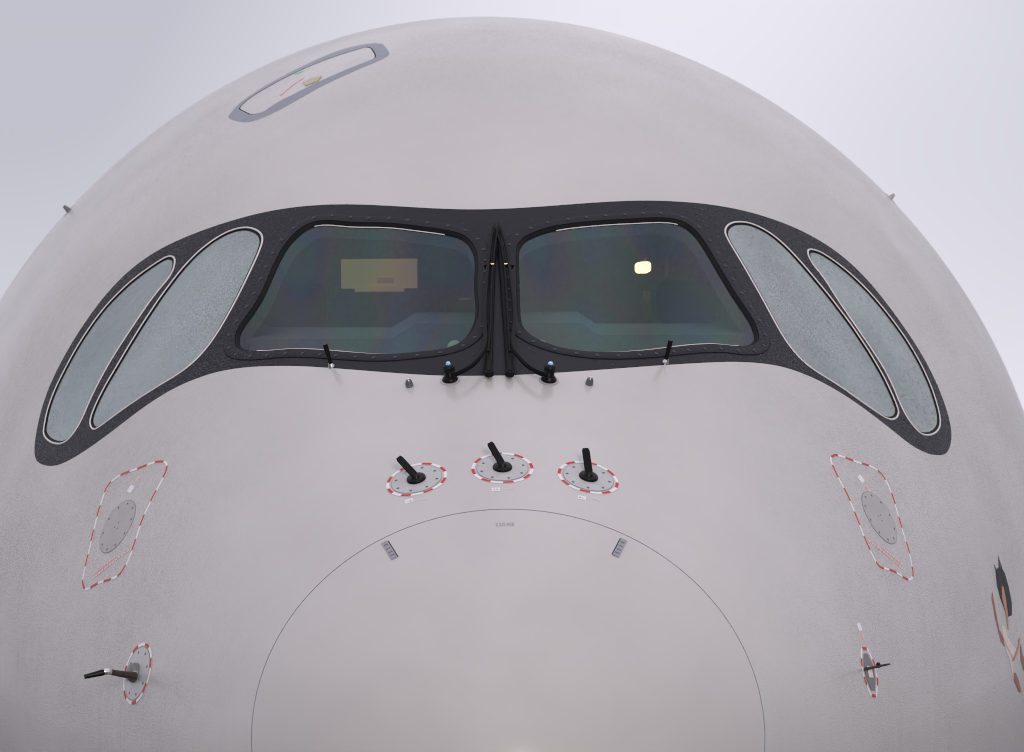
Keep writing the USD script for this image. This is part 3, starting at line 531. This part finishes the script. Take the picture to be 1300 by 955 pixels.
# ------------------------------------------------------------------ three vane probes above the radome
def tape_ring(P,r0,r1,parent,nred=8,ph=0.,frac=.42,h=.0016):
    obj('white_ring',decal(P,Polygon(circle(r1,64).exterior.coords,[circle(r0,64).exterior.coords]),h,.02),'white_tape',parent)
    for i in range(nred):
        a=2*math.pi*i/nred+ph; obj('red_dash',decal(P,arc_band(r0+.0005,r1-.0005,a,a+2*math.pi/nred*frac),h+.0010,.02),'red',parent)
for k,(q,t,nm,ph) in enumerate(((PROBE_A,VANE_TIPS[0],'left',.10),(PROBE_B,VANE_TIPS[1],'middle',.0),(PROBE_C,VANE_TIPS[2],'right',-.2))):
    P=XZ(q)[0]; r,u,n=frame_at(P); t=mm(t)
    pb=obj('vane_probe',decal(P,circle(.112,56),.0022,.02),'plate',A,label=f'{nm} of the three flow vanes above the radome, round grey plate with dark swept vane')
    tape_ring(P,.123,.1375,pb,8,ph,.45)
    obj('plate_gap',decal(P,Polygon(circle(.1150,64).exterior.coords,[circle(.1115,64).exterior.coords]),.0012,.02),'ink',pb)
    for i in range(8):
        a=2*math.pi*(i+.35)/8+ph; screw(onto((P+.095*(math.cos(a)*r+math.sin(a)*u))[None],.0022)[0],'screw',pb,.0065,.0012)
    hub=obj('vane_hub',lathe(P,n,[(.043,.002),(.043,.008),(.040,.013),(.033,.015),(.022,.016),(.016,.026),(0,.028)],32),'black',pb)
    d=t-P-n*.018; wd=np.cross(d,n)
    obj('vane',bar([P+n*.016,P+n*.018+d*.12,P+n*.018+d*.9,P+n*.018+d],[.030,.036,.036,.026],wd,[.016,.012,.008,.006]),'black',hub)
# stickers under the probes
syms={'A':[[(-.010,-.002),(.004,-.002)],[(.004,-.007),(.004,.004)],[(.008,-.004),(.004,-.008)]],'B':[[(-.007,-.005),(.007,-.005)],[(-.008,-.003),(-.003,.006)],[(.003,.006),(.008,-.003)]],'C':[[(-.006,.006),(-.006,-.004)],[(-.009,-.001),(-.006,-.004),(-.002,-.002)],[(-.002,-.002),(.009,-.002)]]}
for k,(q,rq) in {'A':(STK_A,RED_A),'B':(STK_B,RED_B),'C':(STK_C,RED_C)}.items():
    P=XZ(q)[0]; s=obj('symbol_sticker',decal(P,shapely.box(-.018,-.0155,.018,.0155),.0008,.02,t=.0004),'sticker_edge',A)
    for ln in syms[k]: obj('symbol_stroke',decal(P,shapely.LineString(np.array(ln)*1.3).buffer(.0012),.0012,.02,t=.0003),'ink',s)
    obj('red_print',decal(XZ(rq)[0],shapely.box(-.016,-.0032,.016,.0032),.0008,.02,rot=.1 if k=='A' else -.1 if k=='C' else 0,t=.0004),'red_faint',A)
# lettering and tags on the radome
def lettering(P,text,h,m,parent,rot=0.):
    tm=text_mesh(text,h,.0005); v=np.array(tm.vertices)*[1,1.7,1]; c0=(v.min(0)+v.max(0))/2; r,u,n=frame_at(P)
    Q=onto(P+(v[:,:1]-c0[0])*r+(v[:,1:2]-c0[1])*u); V=Q+normal(Q)*(v[:,2:]+.0004)
    return obj('lettering',(V,np.array(tm.faces)),m,parent,smooth=False)
lettering(XZ(TEXT)[0],'110 KG',.0165,'ink',rad)
for side,q,sg in (('left',TAG_L,1),('right',TAG_R,-1)):
    P=XZ(q)[0]; rot=sg*.07
    tg=obj('radome_strap',decal(P,shapely.box(-.0145,-.082,.0145,.082),.0035,.03,rot=rot,t=.0034),'tag',A,label=f'small grey metal strap on the {side} side of the radome joint')
    obj('strap_painted_shadow',decal(P,shapely.box(.0155,-.080,.0195,.080) if sg>0 else shapely.box(-.0195,-.080,-.0155,.080),.0008,.03,rot=rot,t=.0004),'rubber',tg)  # dark strip painted beside the strap for its shadow
    for y in (-.05,-.02,.015,.05): obj('strap_rib',decal(P,shapely.box(-.010,y-.004,.009,y+.004),.0046,.03,rot=rot,t=.0010),'plate_dark',tg)

# ------------------------------------------------------------------ access panels with a dashed outline on each flank
for side,q,ac,sg,sq in (('left',PLATE_L,ACC_L,-1,AL),('right',PLATE_R,ACC_R,1,AR)):
    P=XZ(q)[0]; r,u,n=frame_at(P); c=curve(ac,.012)
    ap=obj('static_plate',decal(P,circle(.134,56),.0018,.02),'plate2',A,label=f'round grey static plate in a red and white dashed outline on the {side} flank')
    obj('plate_gap',decal(P,Polygon(circle(.1385,60).exterior.coords,[circle(.1335,60).exterior.coords]),.0010,.02),'ink',ap)
    for i in range(10):
        a=2*math.pi*i/10+.2; screw(onto((P+.118*(math.cos(a)*r+math.sin(a)*u))[None],.0018)[0],'screw',ap,.006,.0012)
    for a in range(3): screw(onto((P+.018*(math.cos(2.1*a)*r+math.sin(2.1*a)*u))[None],.0018)[0],'screw',ap,.004,.001)
    obj('white_outline',ribbon(c,.0110,.0004,t=.0006),'white_tape',ap)
    L=np.r_[0,np.cumsum(np.linalg.norm(np.diff(np.r_[c,c[:1]],axis=0),axis=1))]; nd=15; idx=np.arange(len(c))
    for i in range(nd):
        i0=np.searchsorted(L,L[-1]*(i+.05)/nd); i1=np.searchsorted(L,L[-1]*(i+.55)/nd)+1; seg=c[np.arange(i0,max(i1,i0+3))%len(c)]
        obj('red_dash',orient(*ribbon(seg,.0108,.0016,False,.0006)),'red',ap)
    # two lines of small print along the lower edge and a little sticker above
    low=c[c[:,2]<c[:,2].min()+.16]; e0=c[np.argmin(c[:,2])]; e1=low[np.argmax(-sg*low[:,0])]
    up=np.array([0,.25,.9])
    for j,(f0,f1,hh) in enumerate(((.12,.95,.035),(.12,.62,.062))):
        ps=onto(np.array([e0+(e1-e0)*t_+up*hh*.9 for t_ in np.linspace(f0,f1,14)]))
        for i in range(0,13,1): obj('red_print',orient(*ribbon(onto(np.linspace(ps[i],ps[i]*.25+ps[i+1]*.75,4)),.012,.0006,False,.0004)),'red_faint',ap)
    sP=XZ(sq)[0]; obj('symbol_sticker',decal(sP,shapely.box(-.018,-.022,.018,.022),.0008,.02,t=.0004),'sticker_edge',ap)
    obj('red_print',decal(onto((sP+.055*frame_at(sP)[0])[None])[0],shapely.box(-.016,-.008,.016,.008),.0008,.02,t=.0004),'red_faint',ap)

# ------------------------------------------------------------------ air data probes low on each flank
P=XZ(PITOT_L)[0]; r,u,n=frame_at(P); T=mm(PITOT_PTS)
pl=obj('air_data_probe',decal(P,circle(.120,56),.0022,.02),'plate',A,label='left air data probe, bent metal arm with black tip on a round plate')
tape_ring(P,.127,.142,pl,7,.5,.4)
obj('plate_gap',decal(P,Polygon(circle(.1235,60).exterior.coords,[circle(.1195,60).exterior.coords]),.0012,.02),'ink',pl)
for i in range(8):
    a=2*math.pi*i/8+.4; screw(onto((P+.100*(math.cos(a)*r+math.sin(a)*u))[None],.0022)[0],'screw',pl,.0065,.0012)
obj('probe_base',lathe(P+u*.02,n,[(.046,.002),(.045,.014),(.036,.03),(.02,.036),(0,.036)],28),'plate_dark',pl)
obj('probe_strut',tube([T[0],T[1],T[2]],[.018,.0145,.0125],14),'probe_brown',pl)
d=(T[3]-T[2]); obj('probe_collar',tube([T[2]-(T[2]-T[1])*.25,T[2],T[2]+d*.12],[.014,.0155,.014],14),'bare',pl)
obj('probe_tip',tube([T[2]+d*.10,T[2]+d*.2,T[3]],[.011,.0145,.0095],14),'black',pl)
P=XZ(PITOT_R)[0]; r,u,n=frame_at(P); T=mm(PITOT_PTS_R); P2=onto((P-u*0+np.array([0,0.01,-.02]))[None])[0]
# upright direction in the skin
zu=np.array([0,0,1.])-n*n[2]; zu/=np.linalg.norm(zu); rz=math.atan2(-(zu@r),zu@u)
hexp=Polygon([(-.022,.085),(.022,.085),(.055,.03),(.055,-.03),(.022,-.085),(-.022,-.085),(-.055,-.03),(-.055,.03)])
pr_=obj('air_data_probe',decal(P2,hexp,.0022,.02,rot=rz),'plate_dark',A,label='right air data probe, slim dark arm on a dark six-sided plate')
rim=Polygon(hexp.buffer(.030).exterior.coords,[hexp.buffer(.016).exterior.coords])
obj('white_ring',decal(P2,rim,.0012,.02,rot=rz),'white_tape',pr_)
for i in range(6):
    a=2*math.pi*i/6+.3; w_=rim.intersection(Polygon([(0,0)]+[(.3*math.cos(t),.3*math.sin(t)) for t in np.linspace(a,a+.45,8)]))
    if w_.geom_type=='Polygon' and w_.area>0: obj('red_dash',decal(P2,w_,.0022,.02,rot=rz),'red',pr_)
obj('probe_pad',decal(P2,shapely.box(-.026,-.026,.026,.026),.0042,.02,rot=rz),'wash',pr_)
obj('probe_strut',bar([T[0],T[1],T[2]],[.040,.032,.018],u,[.014,.012,.008]),'probe_brown',pr_)
obj('probe_knuckle',tube([T[1]-[0,0,.004],T[1]+[0,-.006,.010],T[1]+[0,-.008,.017]],[.010,.010,.006]),'black',pr_)
sP=XZ(AS_R)[0]; obj('symbol_sticker',decal(sP,shapely.box(-.018,-.022,.018,.022),.0008,.02,t=.0004),'sticker_edge',pr_)
obj('red_print',decal(onto((sP+.05*frame_at(sP)[0])[None])[0],shapely.box(-.014,-.010,.014,.010),.0008,.02,t=.0004),'red_faint',pr_)

# ------------------------------------------------------------------ escape hatch on the crown
hp=pqpoly(cHatch,[offset(cHp,.006)])
hf=sheet('escape_hatch',hp,.03,'hatch_frame',A,h=.0,label='overhead escape hatch on the upper left crown, white panel in a grey frame')
obj('hatch_gap',loft([offset(cHp,.006,0.),offset(cHp,.003,-.012),offset(cHp,0.,-.002)]),'rubber',hf)
sheet('hatch_panel',pqpoly(cHp),.04,'white_paint',hf,h=-.001)
P=XZ(HANDLE)[0]
obj('hatch_handle',decal(P,Polygon([(-.042,-.050),(.026,-.050),(.055,.018),(.0,.050),(-.046,.032)]),.004,.02,t=.004),'tan',hf)
hr=onto(dense(XZ([HR0,HR1,HR2]),.02,False)); obj('red_line',orient(*ribbon(hr,.014,.0008,False,.0006)),'red_faint',hf)
obj('green_mark',decal(XZ(HG)[0],shapely.box(-.022,-.016,.022,.016),.0006,.02,t=.0004),'green',hf)

# small blade aerials that break the outline on each shoulder
for side,p in (('left',ANT[0]),('right',ANT[1])):
    P=onto(mm(p)[None])[0]; r,u,n=frame_at(P); hgt=.040 if side=='left' else .032
    an=obj('blade_aerial',bar([P-n*.03,P+n*.3*hgt,P+n*hgt],[.10,.08,.05],u,[.035,.025,.014]) ,'plate_dark' if side=='left' else 'plate2',A,label=f'small blade aerial on the {side} shoulder outline')
    obj('aerial_base',lathe(P-n*.006,n,[(.045,0),(.045,.006),(.03,.01),(0,.01)],24),'plate2',an)

# ------------------------------------------------------------------ painted plant ornament on the right flank
def art(name,xz,m,h,parent,lab=None):
    C=XZ(xz); P=onto(C.mean(0)[None])[0]; r,u,n=frame_at(P); q=np.stack([(C-P)@r,(C-P)@u],-1); pg=Polygon(q).buffer(0)
    pg=pg.buffer(.012).buffer(-.012); pg=max(getattr(pg,'geoms',[pg]),key=lambda g:g.area)
    return obj(name,decal(P,pg,h,.02,t=.0004),m,parent,lab)
orn=art('feather',FEATHER,'feather',.0008,A,'painted charcoal feather with rust stems on the right flank')
# barbs along both edges of the feather
C=XZ(FEATHER); rng=np.random.default_rng(4); ax=C[5]-C[0]
for i in range(36):
    s=1 if i%2 else -1; t=.03+.95*(i/36); m0=C[0]+(C[5]-C[0])*t; r,u,n=frame_at(onto(m0[None])[0]); dirv=-ax/np.linalg.norm(ax)
    sd=np.cross(n,dirv); w0=.05*math.sin(math.pi*min(t+.12,1))+.012
    a0=m0+sd*s*w0*.6; a1=a0+dirv*.05+sd*s*(.03+.02*rng.random())
    obj('barb',orient(*ribbon(onto(np.linspace(a0,a1,4)),.006,.0006,False,.0004)),'feather',orn)
art('feather_core',FCORE,'ochre',.0014,orn)
for nm,xz,m,h in (('leaf',LEAF,'rust',.0008),('stem',STEM,'wash',.0008),('twig',TWIG,'ochre',.0014),('leaf',LEAFB,'rust',.0018),('leaf',LEAFC,'rust',.0018),('stem',WASH,'wash',.0006)): art(nm,xz,m,h,orn)

# ------------------------------------------------------------------ standing rain drops on the mask and the side panes
rng=np.random.default_rng(11)
def drop_spots(poly,n,h,right):
    from shapely import contains_xy
    x0,y0,x1,y1=poly.bounds; q=rng.uniform([x0,y0],[x1,y1],(n,2)); q=q[contains_xy(poly,q[:,0],q[:,1])]; P=from_pq(q)
    keep=rng.random(len(P))<np.clip(.10+.55*np.clip((P[:,0]-.3)/1.2,0,1)+.30*np.clip((-P[:,0]-.9)/.9,0,1),0,1)
    P=P[keep]; N=normal(P); return P+N*h,N
def drops(name,spots,parent,rmin,rmax):
    P,N=spots; V=[];Fc=[];k=0
    t=np.linspace(0,2*math.pi,7)[:-1]
    ca,sa=np.cos(t),np.sin(t)
    a=np.cross(N,[.2,.3,.93]); a/=np.linalg.norm(a,axis=1,keepdims=True); b=np.cross(N,a); r=(rmin+(rmax-rmin)*rng.random(len(P))**2.5)[:,None]
    ring=[P+r*(c*a+s*b) for c,s in zip(ca,sa)]; mid=[P+r*.62*(c*a+s*b)+N*r*.42 for c,s in zip(ca,sa)]; top=P+N*r*.55
    V=np.concatenate(ring+mid+[top]); n=len(P); i=np.arange(n); f=[]
    for j in range(6):
        k=(j+1)%6; f+=[np.stack([i+j*n,i+k*n,i+(6+k)*n],1),np.stack([i+j*n,i+(6+k)*n,i+(6+j)*n],1),np.stack([i+(6+j)*n,i+(6+k)*n,i+12*n],1)]
    return obj(name,(V,np.concatenate(f)),'drop',parent,smooth=True,kind='stuff')
for k in ('SB_L','SB_R','SC_L','SC_R'): drops('rain_drops',drop_spots(pqpoly(offset(pan[k],-.02)),12000,-.0055,True),SIDE[k],.0012,.0033)
drops('rain_drops',drop_spots(mp,45000,.0002,True),mask,.002,.0055)
